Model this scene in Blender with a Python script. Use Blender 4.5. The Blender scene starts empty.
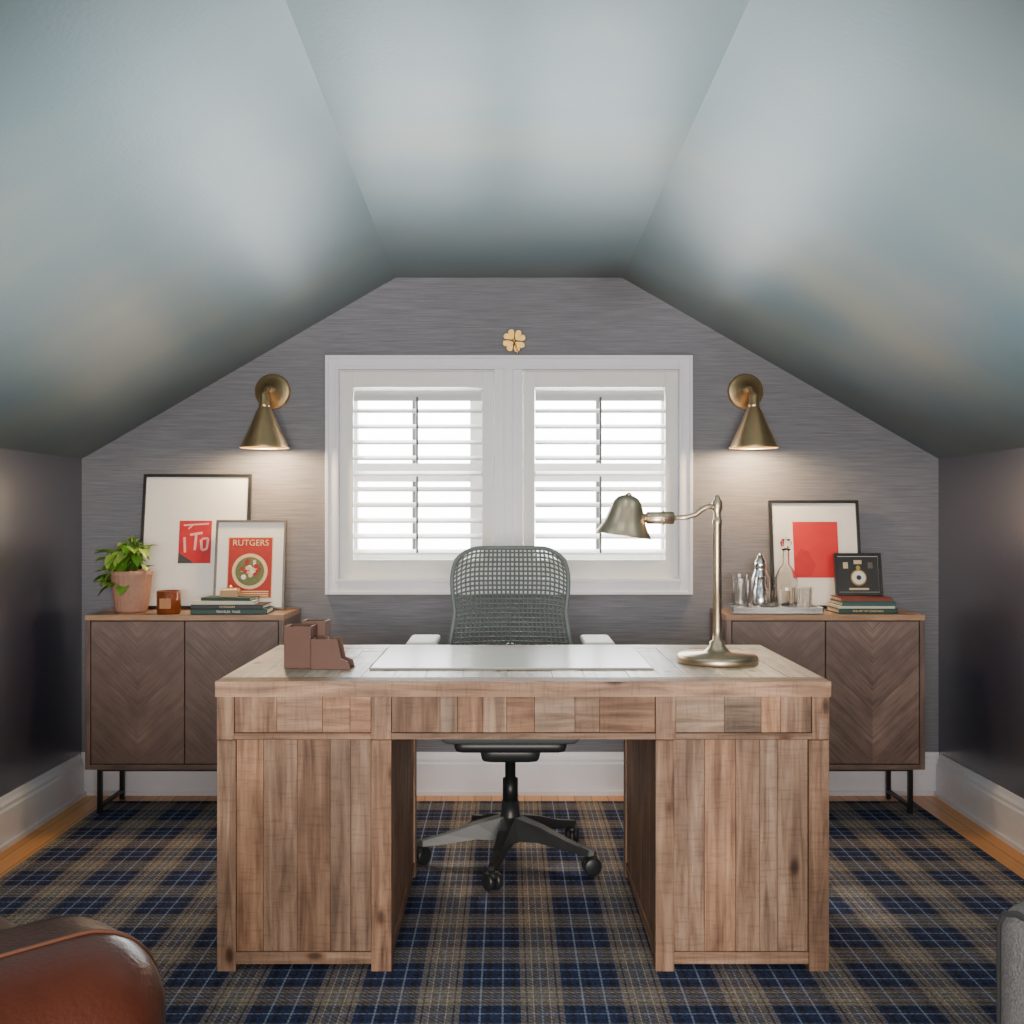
import bpy, bmesh, math, random
from mathutils import Vector, Matrix, Euler
random.seed(7)
S=bpy.context.scene
COL=S.collection

# ---------------------------------------------------------------- materials
def new_mat(name):
    m=bpy.data.materials.new(name); m.use_nodes=True
    nt=m.node_tree; bs=nt.nodes['Principled BSDF']
    return m,nt,bs
def N(nt,t,**kw):
    n=nt.nodes.new(t)
    for k,v in kw.items(): setattr(n,k,v)
    return n
def simple(name,col,rough=.5,metal=0,noise=0,nscale=30,bump=0,bscale=200,coat=0,sheen=0,emit=None,estr=0,spec=None,crough=.03,cior=1.5):
    m,nt,bs=new_mat(name)
    bs.inputs['Base Color'].default_value=(*col,1)
    bs.inputs['Roughness'].default_value=rough
    bs.inputs['Metallic'].default_value=metal
    bs.inputs['Coat Weight'].default_value=coat
    bs.inputs['Coat Roughness'].default_value=crough
    bs.inputs['Coat IOR'].default_value=cior
    bs.inputs['Sheen Weight'].default_value=sheen
    if spec is not None: bs.inputs['Specular IOR Level'].default_value=spec
    if emit:
        bs.inputs['Emission Color'].default_value=(*emit,1); bs.inputs['Emission Strength'].default_value=estr
    tc=N(nt,'ShaderNodeTexCoord')
    nz=N(nt,'ShaderNodeTexNoise'); nz.inputs['Scale'].default_value=nscale; nz.inputs['Detail'].default_value=5
    nt.links.new(tc.outputs['Object'],nz.inputs['Vector'])
    mx=N(nt,'ShaderNodeMix',data_type='RGBA'); 
    k=noise or .04
    mx.inputs[6].default_value=(*[c*(1-k) for c in col],1); mx.inputs[7].default_value=(*[min(1,c*(1+k)) for c in col],1)
    nt.links.new(nz.outputs['Fac'],mx.inputs[0]); nt.links.new(mx.outputs[2],bs.inputs['Base Color'])
    if bump:
        n2=N(nt,'ShaderNodeTexNoise'); n2.inputs['Scale'].default_value=bscale; n2.inputs['Detail'].default_value=3
        nt.links.new(tc.outputs['Object'],n2.inputs['Vector'])
        b=N(nt,'ShaderNodeBump'); b.inputs['Strength'].default_value=bump; b.inputs['Distance'].default_value=.004
        nt.links.new(n2.outputs['Fac'],b.inputs['Height']); nt.links.new(b.outputs['Normal'],bs.inputs['Normal'])
    return m
def ramp(nt,stops,interp='LINEAR'):
    r=N(nt,'ShaderNodeValToRGB'); cr=r.color_ramp; cr.interpolation=interp
    while len(cr.elements)>1: cr.elements.remove(cr.elements[0])
    cr.elements[0].position=stops[0][0]; cr.elements[0].color=(*stops[0][1],1)
    for p,c in stops[1:]:
        e=cr.elements.new(p); e.color=(*c,1)
    return r
def wood(name,dark,mid,light,rough=.55,knots=True,chev=0,gs=28):
    """grain runs along U (metres) ; per-plank tint in colour attribute"""
    m,nt,bs=new_mat(name); L=nt.links.new
    uv=N(nt,'ShaderNodeUVMap',uv_map='UVMap')
    tint_out=None
    vec=uv.outputs['UV']
    if chev:
        sp=N(nt,'ShaderNodeSeparateXYZ'); L(vec,sp.inputs[0])
        ab=N(nt,'ShaderNodeMath',operation='ABSOLUTE'); L(sp.outputs[0],ab.inputs[0])
        q=N(nt,'ShaderNodeMath',operation='SUBTRACT'); L(sp.outputs[1],q.inputs[0]); L(ab.outputs[0],q.inputs[1])
        s=N(nt,'ShaderNodeMath',operation='ADD'); L(sp.outputs[1],s.inputs[0]); L(ab.outputs[0],s.inputs[1])
        q7=N(nt,'ShaderNodeMath',operation='MULTIPLY'); L(q.outputs[0],q7.inputs[0]); q7.inputs[1].default_value=.707
        dv=N(nt,'ShaderNodeMath',operation='MULTIPLY'); L(q7.outputs[0],dv.inputs[0]); dv.inputs[1].default_value=1/.075
        fl=N(nt,'ShaderNodeMath',operation='FLOOR'); L(dv.outputs[0],fl.inputs[0])
        sg=N(nt,'ShaderNodeMath',operation='SIGN'); L(sp.outputs[0],sg.inputs[0])
        cb=N(nt,'ShaderNodeCombineXYZ'); L(fl.outputs[0],cb.inputs[0]); L(sg.outputs[0],cb.inputs[1])
        wn=N(nt,'ShaderNodeTexWhiteNoise',noise_dimensions='3D'); L(cb.outputs[0],wn.inputs['Vector'])
        mr=N(nt,'ShaderNodeMapRange'); L(wn.outputs['Value'],mr.inputs[0]); mr.inputs[3].default_value=1-chev; mr.inputs[4].default_value=1+chev
        fr=N(nt,'ShaderNodeMath',operation='FRACT'); L(dv.outputs[0],fr.inputs[0])
        gt=N(nt,'ShaderNodeMath',operation='GREATER_THAN'); L(fr.outputs[0],gt.inputs[0]); gt.inputs[1].default_value=.03
        mrs=N(nt,'ShaderNodeMapRange'); L(gt.outputs[0],mrs.inputs[0]); mrs.inputs[3].default_value=1-chev*1.6
        mm=N(nt,'ShaderNodeMath',operation='MULTIPLY'); L(mr.outputs[0],mm.inputs[0]); L(mrs.outputs[0],mm.inputs[1])
        tint_out=mm.outputs[0]
        cv=N(nt,'ShaderNodeCombineXYZ'); L(s.outputs[0],cv.inputs[0]); L(q.outputs[0],cv.inputs[1]); L(fl.outputs[0],cv.inputs[2])
        vec=cv.outputs[0]
    mp=N(nt,'ShaderNodeMapping'); mp.inputs['Scale'].default_value=(2.2,gs,1); L(vec,mp.inputs['Vector'])
    nz=N(nt,'ShaderNodeTexNoise'); nz.inputs['Scale'].default_value=1.6; nz.inputs['Detail'].default_value=8; nz.inputs['Roughness'].default_value=.62; nz.inputs['Distortion'].default_value=.6
    L(mp.outputs[0],nz.inputs['Vector'])
    rp=ramp(nt,[(.28,dark),(.47,mid),(.72,light)]); L(nz.outputs['Fac'],rp.inputs[0])
    out=rp.outputs[0]
    n3=N(nt,'ShaderNodeTexNoise'); n3.inputs['Scale'].default_value=7; n3.inputs['Detail'].default_value=4; L(vec,n3.inputs['Vector'])
    mr3=N(nt,'ShaderNodeMapRange'); L(n3.outputs['Fac'],mr3.inputs[0]); mr3.inputs[1].default_value=.3; mr3.inputs[2].default_value=.7; mr3.inputs[3].default_value=.76; mr3.inputs[4].default_value=1.2
    if knots:
        # elongated knots: only where a sparse cell is switched on
        mk=N(nt,'ShaderNodeMapping'); mk.inputs['Scale'].default_value=(6,13,1); L(vec,mk.inputs['Vector'])
        vo=N(nt,'ShaderNodeTexVoronoi'); vo.inputs['Scale'].default_value=1.0; L(mk.outputs[0],vo.inputs['Vector'])
        rk=ramp(nt,[(.02,(.12,.07,.05)),(.10,(.32,.24,.19)),(.15,(.75,.66,.58)),(.22,(1,1,1))]); L(vo.outputs['Distance'],rk.inputs[0])
        mu=N(nt,'ShaderNodeMix',data_type='RGBA',blend_type='MULTIPLY')
        sc_=N(nt,'ShaderNodeSeparateColor'); L(vo.outputs['Color'],sc_.inputs[0])
        gk=N(nt,'ShaderNodeMath',operation='GREATER_THAN'); L(sc_.outputs[0],gk.inputs[0]); gk.inputs[1].default_value=.62
        L(gk.outputs[0],mu.inputs[0])
        L(out,mu.inputs[6]); L(rk.outputs[0],mu.inputs[7]); out=mu.outputs[2]
        ms=N(nt,'ShaderNodeMapping'); ms.inputs['Scale'].default_value=(90,9,1); L(vec,ms.inputs['Vector'])
        ns=N(nt,'ShaderNodeTexNoise'); ns.inputs['Scale'].default_value=1.5; ns.inputs['Detail'].default_value=3; L(ms.outputs[0],ns.inputs['Vector'])
        rs_=ramp(nt,[(.36,(.66,.63,.60)),(.46,(1,1,1))]); L(ns.outputs['Fac'],rs_.inputs[0])
        mu2=N(nt,'ShaderNodeMix',data_type='RGBA',blend_type='MULTIPLY'); mu2.inputs[0].default_value=.5
        L(out,mu2.inputs[6]); L(rs_.outputs[0],mu2.inputs[7]); out=mu2.outputs[2]
    va=N(nt,'ShaderNodeVectorMath',operation='SCALE'); L(out,va.inputs[0]); L(mr3.outputs[0],va.inputs['Scale'])
    out=va.outputs[0]
    if tint_out is None:
        at=N(nt,'ShaderNodeAttribute',attribute_name='tint'); 
        vm=N(nt,'ShaderNodeVectorMath',operation='MULTIPLY'); L(out,vm.inputs[0]); L(at.outputs['Vector'],vm.inputs[1]); out=vm.outputs[0]
    else:
        vm=N(nt,'ShaderNodeVectorMath',operation='SCALE'); L(out,vm.inputs[0]); L(tint_out,vm.inputs['Scale']); out=vm.outputs[0]
    L(out,bs.inputs['Base Color'])
    bs.inputs['Roughness'].default_value=rough
    b=N(nt,'ShaderNodeBump'); b.inputs['Strength'].default_value=.35; b.inputs['Distance'].default_value=.003
    L(nz.outputs['Fac'],b.inputs['Height']); L(b.outputs['Normal'],bs.inputs['Normal'])
    return m
def glass(name,col=(1,1,1),rough=0.02):
    m,nt,bs=new_mat(name)
    bs.inputs['Base Color'].default_value=(*col,1); bs.inputs['Transmission Weight'].default_value=1
    bs.inputs['Roughness'].default_value=rough; bs.inputs['IOR'].default_value=1.45
    return m

# ---------------------------------------------------------------- mesh builder
class MB:
    def __init__(s):
        s.bm=bmesh.new(); s.uv=s.bm.loops.layers.uv.new('UVMap'); s.cl=s.bm.loops.layers.float_color.new('tint'); s.mats=[]
    def mi(s,m):
        if m not in s.mats: s.mats.append(m)
        return s.mats.index(m)
    def add(s,vs,fs,mat,M=None,tint=None,uvs=None,smooth=False):
        M=M or Matrix()
        bv=[s.bm.verts.new(M@Vector(v)) for v in vs]
        k=s.mi(mat); t=tint if tint else (1,1,1)
        for fi,f in enumerate(fs):
            try: F=s.bm.faces.new([bv[i] for i in f])
            except ValueError: continue
            F.material_index=k; F.smooth=smooth
            for li,lp in enumerate(F.loops):
                lp[s.cl]=(*t,1)
                if uvs: lp[s.uv].uv=uvs[fi][li]
    def box(s,x0,x1,y0,y1,z0,z1,mat,grain='x',tint=None,M=None,uvo=None,vary=0):
        if x0>x1:x0,x1=x1,x0
        if y0>y1:y0,y1=y1,y0
        if z0>z1:z0,z1=z1,z0
        vs=[(x,y,z) for x in(x0,x1) for y in(y0,y1) for z in(z0,z1)]
        fs=[(0,1,3,2),(4,6,7,5),(0,4,5,1),(2,3,7,6),(0,2,6,4),(1,5,7,3)]
        ax=[0,0,1,1,2,2]; g='xyz'.index(grain)
        off=uvo if uvo is not None else (random.uniform(0,50),random.uniform(0,50))
        uvs=[]
        for f,a in zip(fs,ax):
            rem=[i for i in range(3) if i!=a]
            if g in rem: u=g; v=[i for i in rem if i!=g][0]
            else: u,v=rem
            if uvo is not None:
                uvs.append([(vs[i][rem[0]]-uvo[0],vs[i][rem[1]]-uvo[1]) for i in f])
            else: uvs.append([(vs[i][u]+off[0],vs[i][v]+off[1]) for i in f])
        if vary:
            b=random.uniform(1-vary,1+vary); w=random.uniform(-vary,vary)*.45
            tint=(b*(1+w),b,b*(1-w))
        s.add(vs,fs,mat,M,tint,uvs)
    def poly(s,pts2,y0,y1,mat,M=None,tint=None):
        n=len(pts2)
        vs=[(p[0],y0,p[1]) for p in pts2]+[(p[0],y1,p[1]) for p in pts2]
        fs=[tuple(range(n)),tuple(range(2*n-1,n-1,-1))]+[(i,i+n,(i+1)%n+n,(i+1)%n) for i in range(n)]
        uvs=[[(vs[i][0],vs[i][2]) for i in f] for f in fs]
        s.add(vs,fs,mat,M,tint,uvs)
    def lathe(s,prof,mat,M=None,seg=32,smooth=True,tint=None,flute=0,nf=0):
        vs=[];fs=[]
        n=len(prof)
        for i in range(seg):
            a=2*math.pi*i/seg
            k=1+(flute*math.cos(nf*a) if flute else 0)
            for r,z in prof: vs.append((r*k*math.cos(a),r*k*math.sin(a),z))
        for i in range(seg):
            j=(i+1)%seg
            for p in range(n-1):
                fs.append((i*n+p,j*n+p,j*n+p+1,i*n+p+1))
        if prof[0][0]>1e-6:
            fs.append(tuple(i*n for i in range(seg))[::-1])
        if prof[-1][0]>1e-6:
            fs.append(tuple(i*n+n-1 for i in range(seg)))
        s.add(vs,fs,mat,M,tint,None,smooth)
    def shell(s,prof,t,mat,M=None,seg=32):
        inner=[(max(r-t,1e-4),z) for r,z in prof[::-1]]
        full=prof+inner+[prof[0]]
        vs=[];fs=[];n=len(full)
        for i in range(seg):
            a=2*math.pi*i/seg
            for r,z in full: vs.append((r*math.cos(a),r*math.sin(a),z))
        for i in range(seg):
            j=(i+1)%seg
            for p in range(n-1): fs.append((i*n+p,j*n+p,j*n+p+1,i*n+p+1))
        s.add(vs,fs,mat,M,None,None,True)
    def tube(s,pts,r,mat,seg=12,M=None,closed=False):
        pts=[Vector(p) for p in pts]; n=len(pts); rs=r if isinstance(r,(list,tuple)) else [r]*n
        vs=[];fs=[]
        up=None
        for i,p in enumerate(pts):
            if closed: d=(pts[(i+1)%n]-pts[i-1])
            else: d=(pts[min(i+1,n-1)]-pts[max(i-1,0)])
            d.normalize()
            if up is None:
                up=Vector((0,0,1)) if abs(d.z)<.9 else Vector((1,0,0))
            a=(up-d*up.dot(d)).normalized(); b=d.cross(a); up=a
            for k in range(seg):
                t=2*math.pi*k/seg
                vs.append(p+(a*math.cos(t)+b*math.sin(t))*rs[i])
        m=n if closed else n-1
        for i in range(m):
            j=(i+1)%n
            for k in range(seg):
                l=(k+1)%seg
                fs.append((i*seg+k,i*seg+l,j*seg+l,j*seg+k))
        if not closed:
            fs.append(tuple(range(seg))[::-1]); fs.append(tuple((n-1)*seg+k for k in range(seg)))
        s.add(vs,fs,mat,M,None,None,True)
    def rbox(s,c,size,rad,mat,M=None,n=10,puff=0,tint=None):
        hx,hy,hz=[d/2 for d in size]; h=Vector((hx,hy,hz))
        cu=bmesh.new(); bmesh.ops.create_cube(cu,size=2)
        bmesh.ops.subdivide_edges(cu,edges=cu.edges[:],cuts=n,use_grid_fill=True)
        cu.verts.ensure_lookup_table(); vs=[]
        for v in cu.verts:
            p=v.co
            q=Vector([math.copysign(math.sin(abs(t)*math.pi/2)**1.0,t) if abs(t)<1 else t for t in p])
            w=Vector((q.x*hx,q.y*hy,q.z*hz))
            inn=Vector([max(-(h[i]-min(rad,h[i])),min(h[i]-min(rad,h[i]),w[i])) for i in range(3)])
            d=w-inn
            if d.length>1e-9: w=inn+d.normalized()*min(rad,hx,hy,hz)
            if puff:
                f=(1-p.x**2)*(1-p.y**2)
                w.z+=math.copysign(puff*f,p.z)*(abs(p.z)>.99)
            vs.append(w+Vector(c))
        fs=[tuple(v.index for v in f.verts) for f in cu.faces]
        cu.free()
        s.add(vs,fs,mat,M,tint,None,True)
    def done(s,name,loc=(0,0,0),rot=(0,0,0),bevel=0,parent=None):
        bmesh.ops.recalc_face_normals(s.bm,faces=s.bm.faces[:])
        me=bpy.data.meshes.new(name); s.bm.to_mesh(me); s.bm.free()
        for m in s.mats: me.materials.append(m)
        o=bpy.data.objects.new(name,me); COL.objects.link(o)
        o.location=loc; o.rotation_euler=rot
        if bevel:
            b=o.modifiers.new('bevel','BEVEL'); b.width=bevel; b.segments=2; b.limit_method='ANGLE'; b.angle_limit=math.radians(50)
        if parent: o.parent=parent
        return o
def T(x,y,z): return Matrix.Translation((x,y,z))
def R(a,ax): return Matrix.Rotation(a,4,ax)
def text(body,size,loc,mat,parent,name,align='CENTER',rot=(math.pi/2,0,0),ext=.0004):
    c=bpy.data.curves.new(name,'FONT'); c.body=body; c.size=size; c.align_x=align; c.align_y='CENTER'; c.extrude=ext
    c.materials.append(mat)
    o=bpy.data.objects.new(name,c); COL.objects.link(o); o.parent=parent; o.location=loc; o.rotation_euler=rot
    return o

# ---------------------------------------------------------------- material library
white=simple('white_trim_paint',(.80,.80,.86),.35)
shut=simple('shutter_paint',(.84,.83,.80),.4)
def wallpaper(name,ca,cb,rough=.6,amp=.35):
    m,nt,bs=new_mat(name); L=nt.links.new
    tc=N(nt,'ShaderNodeTexCoord'); mp=N(nt,'ShaderNodeMapping'); mp.inputs['Scale'].default_value=(5,5,170); L(tc.outputs['Object'],mp.inputs[0])
    nz=N(nt,'ShaderNodeTexNoise'); nz.inputs['Scale'].default_value=1; nz.inputs['Detail'].default_value=6; nz.inputs['Roughness'].default_value=.7; L(mp.outputs[0],nz.inputs['Vector'])
    rp=ramp(nt,[(.32,ca),(.68,cb)]); L(nz.outputs['Fac'],rp.inputs[0])
    L(rp.outputs[0],bs.inputs['Base Color']); bs.inputs['Roughness'].default_value=rough
    b=N(nt,'ShaderNodeBump'); b.inputs['Strength'].default_value=amp; b.inputs['Distance'].default_value=.003
    L(nz.outputs['Fac'],b.inputs['Height']); L(b.outputs[0],bs.inputs['Normal'])
    return m
m_grass=wallpaper('grasscloth_wallpaper',(.122,.124,.146),(.232,.232,.262))
m_side=simple('dark_plum_semigloss_paint',(.032,.032,.060),.45,noise=.1,nscale=3,coat=1,crough=.26,spec=.9,cior=2.1)
m_ceil,nt,bs=new_mat('blue_grey_ceiling_painted_gloss'); L=nt.links.new
tc=N(nt,'ShaderNodeTexCoord'); mp=N(nt,'ShaderNodeMapping'); mp.inputs['Scale'].default_value=(.8,1.8,1.0); L(tc.outputs['Object'],mp.inputs[0])
nz=N(nt,'ShaderNodeTexNoise'); nz.inputs['Scale'].default_value=1.1; nz.inputs['Detail'].default_value=2.0; nz.inputs['Roughness'].default_value=.45; L(mp.outputs[0],nz.inputs['Vector'])
rp=ramp(nt,[(.33,(.088,.135,.158)),(.5,(.110,.148,.160)),(.66,(.142,.168,.158))]); L(nz.outputs['Fac'],rp.inputs[0]); L(rp.outputs[0],bs.inputs['Base Color'])  # cloudy tints paint gloss reflections into the blue-grey base colour
bs.inputs['Roughness'].default_value=.36; bs.inputs['Specular IOR Level'].default_value=.7
n2=N(nt,'ShaderNodeTexNoise'); n2.inputs['Scale'].default_value=90; n2.inputs['Detail'].default_value=4; L(tc.outputs['Object'],n2.inputs['Vector'])
bu=N(nt,'ShaderNodeBump'); bu.inputs['Strength'].default_value=.10; bu.inputs['Distance'].default_value=.004; L(n2.outputs['Fac'],bu.inputs['Height']); L(bu.outputs[0],bs.inputs['Normal'])
brass=simple('aged_brass',(.84,.60,.33),.36,1,noise=.08)
gold=simple('satin_gold',(.46,.28,.08),.38,1)
nick_d=simple('warm_antique_nickel',(.60,.47,.33),.34,1)
black=simple('black_plastic',(.018,.020,.022),.4)
bmetal=simple('black_metal',(.025,.025,.027),.4,.6)
desk_w=wood('reclaimed_pine',(.085,.042,.024),(.250,.138,.082),(.44,.275,.180),.6)
desk_in=wood('reclaimed_pine_top',(.30,.235,.165),(.54,.455,.35),(.74,.665,.56),.34)
waln=wood('grey_walnut',(.090,.056,.046),(.155,.098,.080),(.22,.148,.122),.40,knots=False)
waln_c=wood('grey_walnut_chevron',(.095,.058,.047),(.165,.106,.087),(.24,.162,.134),.36,knots=False,chev=.24)
waln_s=wood('grey_walnut_soft_chevron',(.105,.066,.054),(.148,.095,.078),(.195,.130,.108),.36,knots=False,chev=.07)
waln_t=wood('walnut_top',(.22,.12,.07),(.36,.20,.115),(.48,.29,.17),.35,knots=False)

# ---------------------------------------------------------------- room shell
XL,XR=-1.82,1.838; YF=-7.0
def slopeL(z): return XL+(z-1.43)*(1.337/.773)
def slopeR(z): return XR-(z-1.43)*(1.351/.773)
hx0,hx1,hz0,hz1=-.722,.732,.905,1.815
b=MB()
th=.15
b.poly([(XL,0),(XR,0),(XR,hz0),(XL,hz0)],0,th,m_grass)
b.poly([(XL,hz0),(hx0,hz0),(hx0,hz1),(slopeL(hz1),hz1),(XL,1.43)],0,th,m_grass)
b.poly([(hx1,hz0),(XR,hz0),(XR,1.43),(slopeR(hz1),hz1),(hx1,hz1)],0,th,m_grass)
b.poly([(slopeL(hz1),hz1),(hx0,hz1),(hx1,hz1),(slopeR(hz1),hz1),(.487,2.203),(-.483,2.203)],0,th,m_grass)
b.done('wall_back')
def wallbox(name,x0,x1,y0,y1,z0,z1,mat):
    b=MB(); b.box(x0,x1,y0,y1,z0,z1,mat); return b.done(name)
wallbox('wall_left',XL-.12,XL,YF,th,0,1.43,m_side)
wallbox('wall_right',XR,XR+.12,YF,th,0,1.43,m_side)
b=MB(); b.poly([(XL-.12,0),(XR+.12,0),(XR+.12,1.5),(.6,2.3),(-.6,2.3),(XL-.12,1.5)],YF-.12,YF,m_grass); b.done('wall_rear')
b=MB()
A=[(XL-.12,1.361),(XL,1.43),(-.483,2.203),(.487,2.203),(XR,1.43),(XR+.12,1.361)]
Bp=[(XL-.12,1.361),(XL,1.43),(-.361,2.203),(.456,2.203),(XR,1.43),(XR+.12,1.361)]
y0,y1=th,YF-.12
vs=[];fs=[]
for p in A: vs.append((p[0],y0,p[1]))
for p in Bp: vs.append((p[0],y1,p[1]))
for p in A: vs.append((p[0],y0,p[1]+.14))
for p in Bp: vs.append((p[0],y1,p[1]+.14))
for i in range(5):
    fs.append((i,i+1,i+7,i+6)); fs.append((i+12,i+18,i+19,i+13))
fs+= [(0,12,13,1),(1,13,14,2),(2,14,15,3),(3,15,16,4),(4,16,17,5),(6,7,19,18),(7,8,20,19),(8,9,21,20),(9,10,22,21),(10,11,23,22),(0,6,18,12),(5,17,23,11)]
b.add(vs,fs,m_ceil); b.done('ceiling')
# floor
m,nt,bs=new_mat('oak_floorboards'); L=nt.links.new
tc=N(nt,'ShaderNodeTexCoord'); mp=N(nt,'ShaderNodeMapping'); mp.inputs['Rotation'].default_value=(0,0,math.pi/2); L(tc.outputs['Object'],mp.inputs[0])
br=N(nt,'ShaderNodeTexBrick'); br.inputs['Scale'].default_value=1; br.inputs['Brick Width'].default_value=1.1; br.inputs['Row Height'].default_value=.07; br.inputs['Mortar Size'].default_value=.0015
br.inputs['Color1'].default_value=(.80,.38,.10,1); br.inputs['Color2'].default_value=(.66,.28,.07,1); br.inputs['Mortar'].default_value=(.14,.07,.03,1)
L(mp.outputs[0],br.inputs['Vector'])
mp2=N(nt,'ShaderNodeMapping'); mp2.inputs['Scale'].default_value=(60,3,1); L(tc.outputs['Object'],mp2.inputs[0])
nz=N(nt,'ShaderNodeTexNoise'); nz.inputs['Scale'].default_value=1; nz.inputs['Detail'].default_value=5; L(mp2.outputs[0],nz.inputs['Vector'])
mr=N(nt,'ShaderNodeMapRange'); L(nz.outputs['Fac'],mr.inputs[0]); mr.inputs[3].default_value=.75; mr.inputs[4].default_value=1.25
sc=N(nt,'ShaderNodeVectorMath',operation='SCALE'); L(br.outputs['Color'],sc.inputs[0]); L(mr.outputs[0],sc.inputs['Scale']); L(sc.outputs[0],bs.inputs['Base Color'])
bs.inputs['Roughness'].default_value=.3
wallbox('floor',XL-.12,XR+.12,YF-.12,th,-.1,0,m)
# plaid rug
m,nt,bs=new_mat('tartan_wool'); L=nt.links.new
tc=N(nt,'ShaderNodeTexCoord'); sp=N(nt,'ShaderNodeSeparateXYZ'); L(tc.outputs['Object'],sp.inputs[0])
nvy=(.034,.048,.115); blk=(.030,.029,.036); tp=(.29,.245,.20); lb=(.33,.40,.50); cr=(.56,.51,.43); dk=(.085,.075,.070); tp2=(.205,.178,.155)
stops=[(0,nvy),(.055,lb),(.075,nvy),(.15,blk),(.20,nvy),(.24,tp),(.29,dk),(.31,tp),(.36,cr),(.375,tp2),(.44,lb),(.455,tp2),(.52,cr),(.535,tp),(.59,dk),(.61,tp),(.66,nvy),(.71,blk),(.76,nvy),(.84,lb),(.86,nvy),(.91,blk),(.95,nvy)]
outs=[]
for k,offs in ((0,10.03),(1,10.1)):
    a=N(nt,'ShaderNodeMath',operation='ADD'); L(sp.outputs[k],a.inputs[0]); a.inputs[1].default_value=offs
    d=N(nt,'ShaderNodeMath',operation='DIVIDE'); L(a.outputs[0],d.inputs[0]); d.inputs[1].default_value=.25
    f=N(nt,'ShaderNodeMath',operation='FRACT'); L(d.outputs[0],f.inputs[0])
    r=ramp(nt,stops,'CONSTANT'); L(f.outputs[0],r.inputs[0]); outs.append(r.outputs[0])
mx=N(nt,'ShaderNodeMix',data_type='RGBA'); L(outs[0],mx.inputs[6]); L(outs[1],mx.inputs[7])
ad=N(nt,'ShaderNodeMath',operation='ADD'); L(sp.outputs[0],ad.inputs[0]); L(sp.outputs[1],ad.inputs[1])
ml=N(nt,'ShaderNodeMath',operation='MULTIPLY'); L(ad.outputs[0],ml.inputs[0]); ml.inputs[1].default_value=120
pp=N(nt,'ShaderNodeMath',operation='PINGPONG'); L(ml.outputs[0],pp.inputs[0]); pp.inputs[1].default_value=1
mrr=N(nt,'ShaderNodeMapRange'); L(pp.outputs[0],mrr.inputs[0]); mrr.inputs[3].default_value=.24; mrr.inputs[4].default_value=.72
L(mrr.outputs[0],mx.inputs[0])
nz=N(nt,'ShaderNodeTexNoise'); nz.inputs['Scale'].default_value=200; nz.inputs['Detail'].default_value=3; L(tc.outputs['Object'],nz.inputs['Vector'])
mr=N(nt,'ShaderNodeMapRange'); L(nz.outputs['Fac'],mr.inputs[0]); mr.inputs[1].default_value=.3; mr.inputs[2].default_value=.7; mr.inputs[3].default_value=.55; mr.inputs[4].default_value=1.45
sc=N(nt,'ShaderNodeVectorMath',operation='SCALE'); L(mx.outputs[2],sc.inputs[0]); L(mr.outputs[0],sc.inputs['Scale']); L(sc.outputs[0],bs.inputs['Base Color'])
bs.inputs['Roughness'].default_value=.95; bs.inputs['Specular IOR Level'].default_value=.1
bu=N(nt,'ShaderNodeBump'); bu.inputs['Strength'].default_value=.5; bu.inputs['Distance'].default_value=.003; L(nz.outputs['Fac'],bu.inputs['Height']); L(bu.outputs[0],bs.inputs['Normal'])
b=MB(); b.box(-1.655,1.675,-5.2,-.15,0.0005,.008,m); b.done('plaid_area_rug',bevel=.002)
RZ=.008
# baseboards
def baseb(name,axis,x,y0,y1,sgn):
    b=MB()
    prof=[(0,0),(.022,0),(.022,.13),(.017,.138),(.017,.150),(.010,.162),(.006,.178),(0,.178)]
    if axis=='x':
        n=len(prof); vs=[(y0,x+sgn*p[0],p[1]) for p in prof]+[(y1,x+sgn*p[0],p[1]) for p in prof]
    else:
        n=len(prof); vs=[(x+sgn*p[0],y0,p[1]) for p in prof]+[(x+sgn*p[0],y1,p[1]) for p in prof]
    fs=[tuple(range(n)),tuple(range(2*n-1,n-1,-1))]+[(i,(i+1)%n,(i+1)%n+n,i+n) for i in range(n)]
    b.add(vs,fs,white)
    if axis=='x': b.box(y0,y1,x+sgn*.022,x+sgn*.034,0,.018,white)
    else: b.box(x+sgn*.022,x+sgn*.034,y0,y1,0,.018,white)
    b.done(name)
baseb('baseboard_back','x',0,XL,XR,-1)
baseb('baseboard_left','y',XL,YF,-.035,1)
baseb('baseboard_right','y',XR,YF,-.035,-1)

# ---------------------------------------------------------------- window
b=MB()
sashm=simple('sash_paint',(.62,.62,.60),.45); munt=simple('bar_backlit_shade',(.10,.10,.10),.5)  # muntins and tilt rods: backlit shade put into the dark colour
def frame(b,x0,x1,z0,z1,w,y0,y1,mat,wb=None,wt=None):
    wb=w if wb is None else wb; wt=w if wt is None else wt
    b.box(x0,x0+w,y0,y1,z0,z1,mat); b.box(x1-w,x1,y0,y1,z0,z1,mat)
    b.box(x0+w,x1-w,y0,y1,z1-wt,z1,mat); b.box(x0+w,x1-w,y0,y1,z0,z0+wb,mat)
frame(b,-.770,.778,.860,1.862,.052,-.026,-.001,white,wb=.060)
frame(b,-.776,.784,.852,1.868,.014,-.034,-.001,white)
frame(b,-.734,.742,.905,1.822,.014,-.034,.0,white)
b.box(-.058,.062,-.026,.12,.905,1.815,white)
b.box(-.018,.022,-.034,-.026,.92,1.81,white)
frame(b,hx0+.001,hx1-.001,hz0+.001,hz1-.001,.012,0.0,.148,white)
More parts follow.
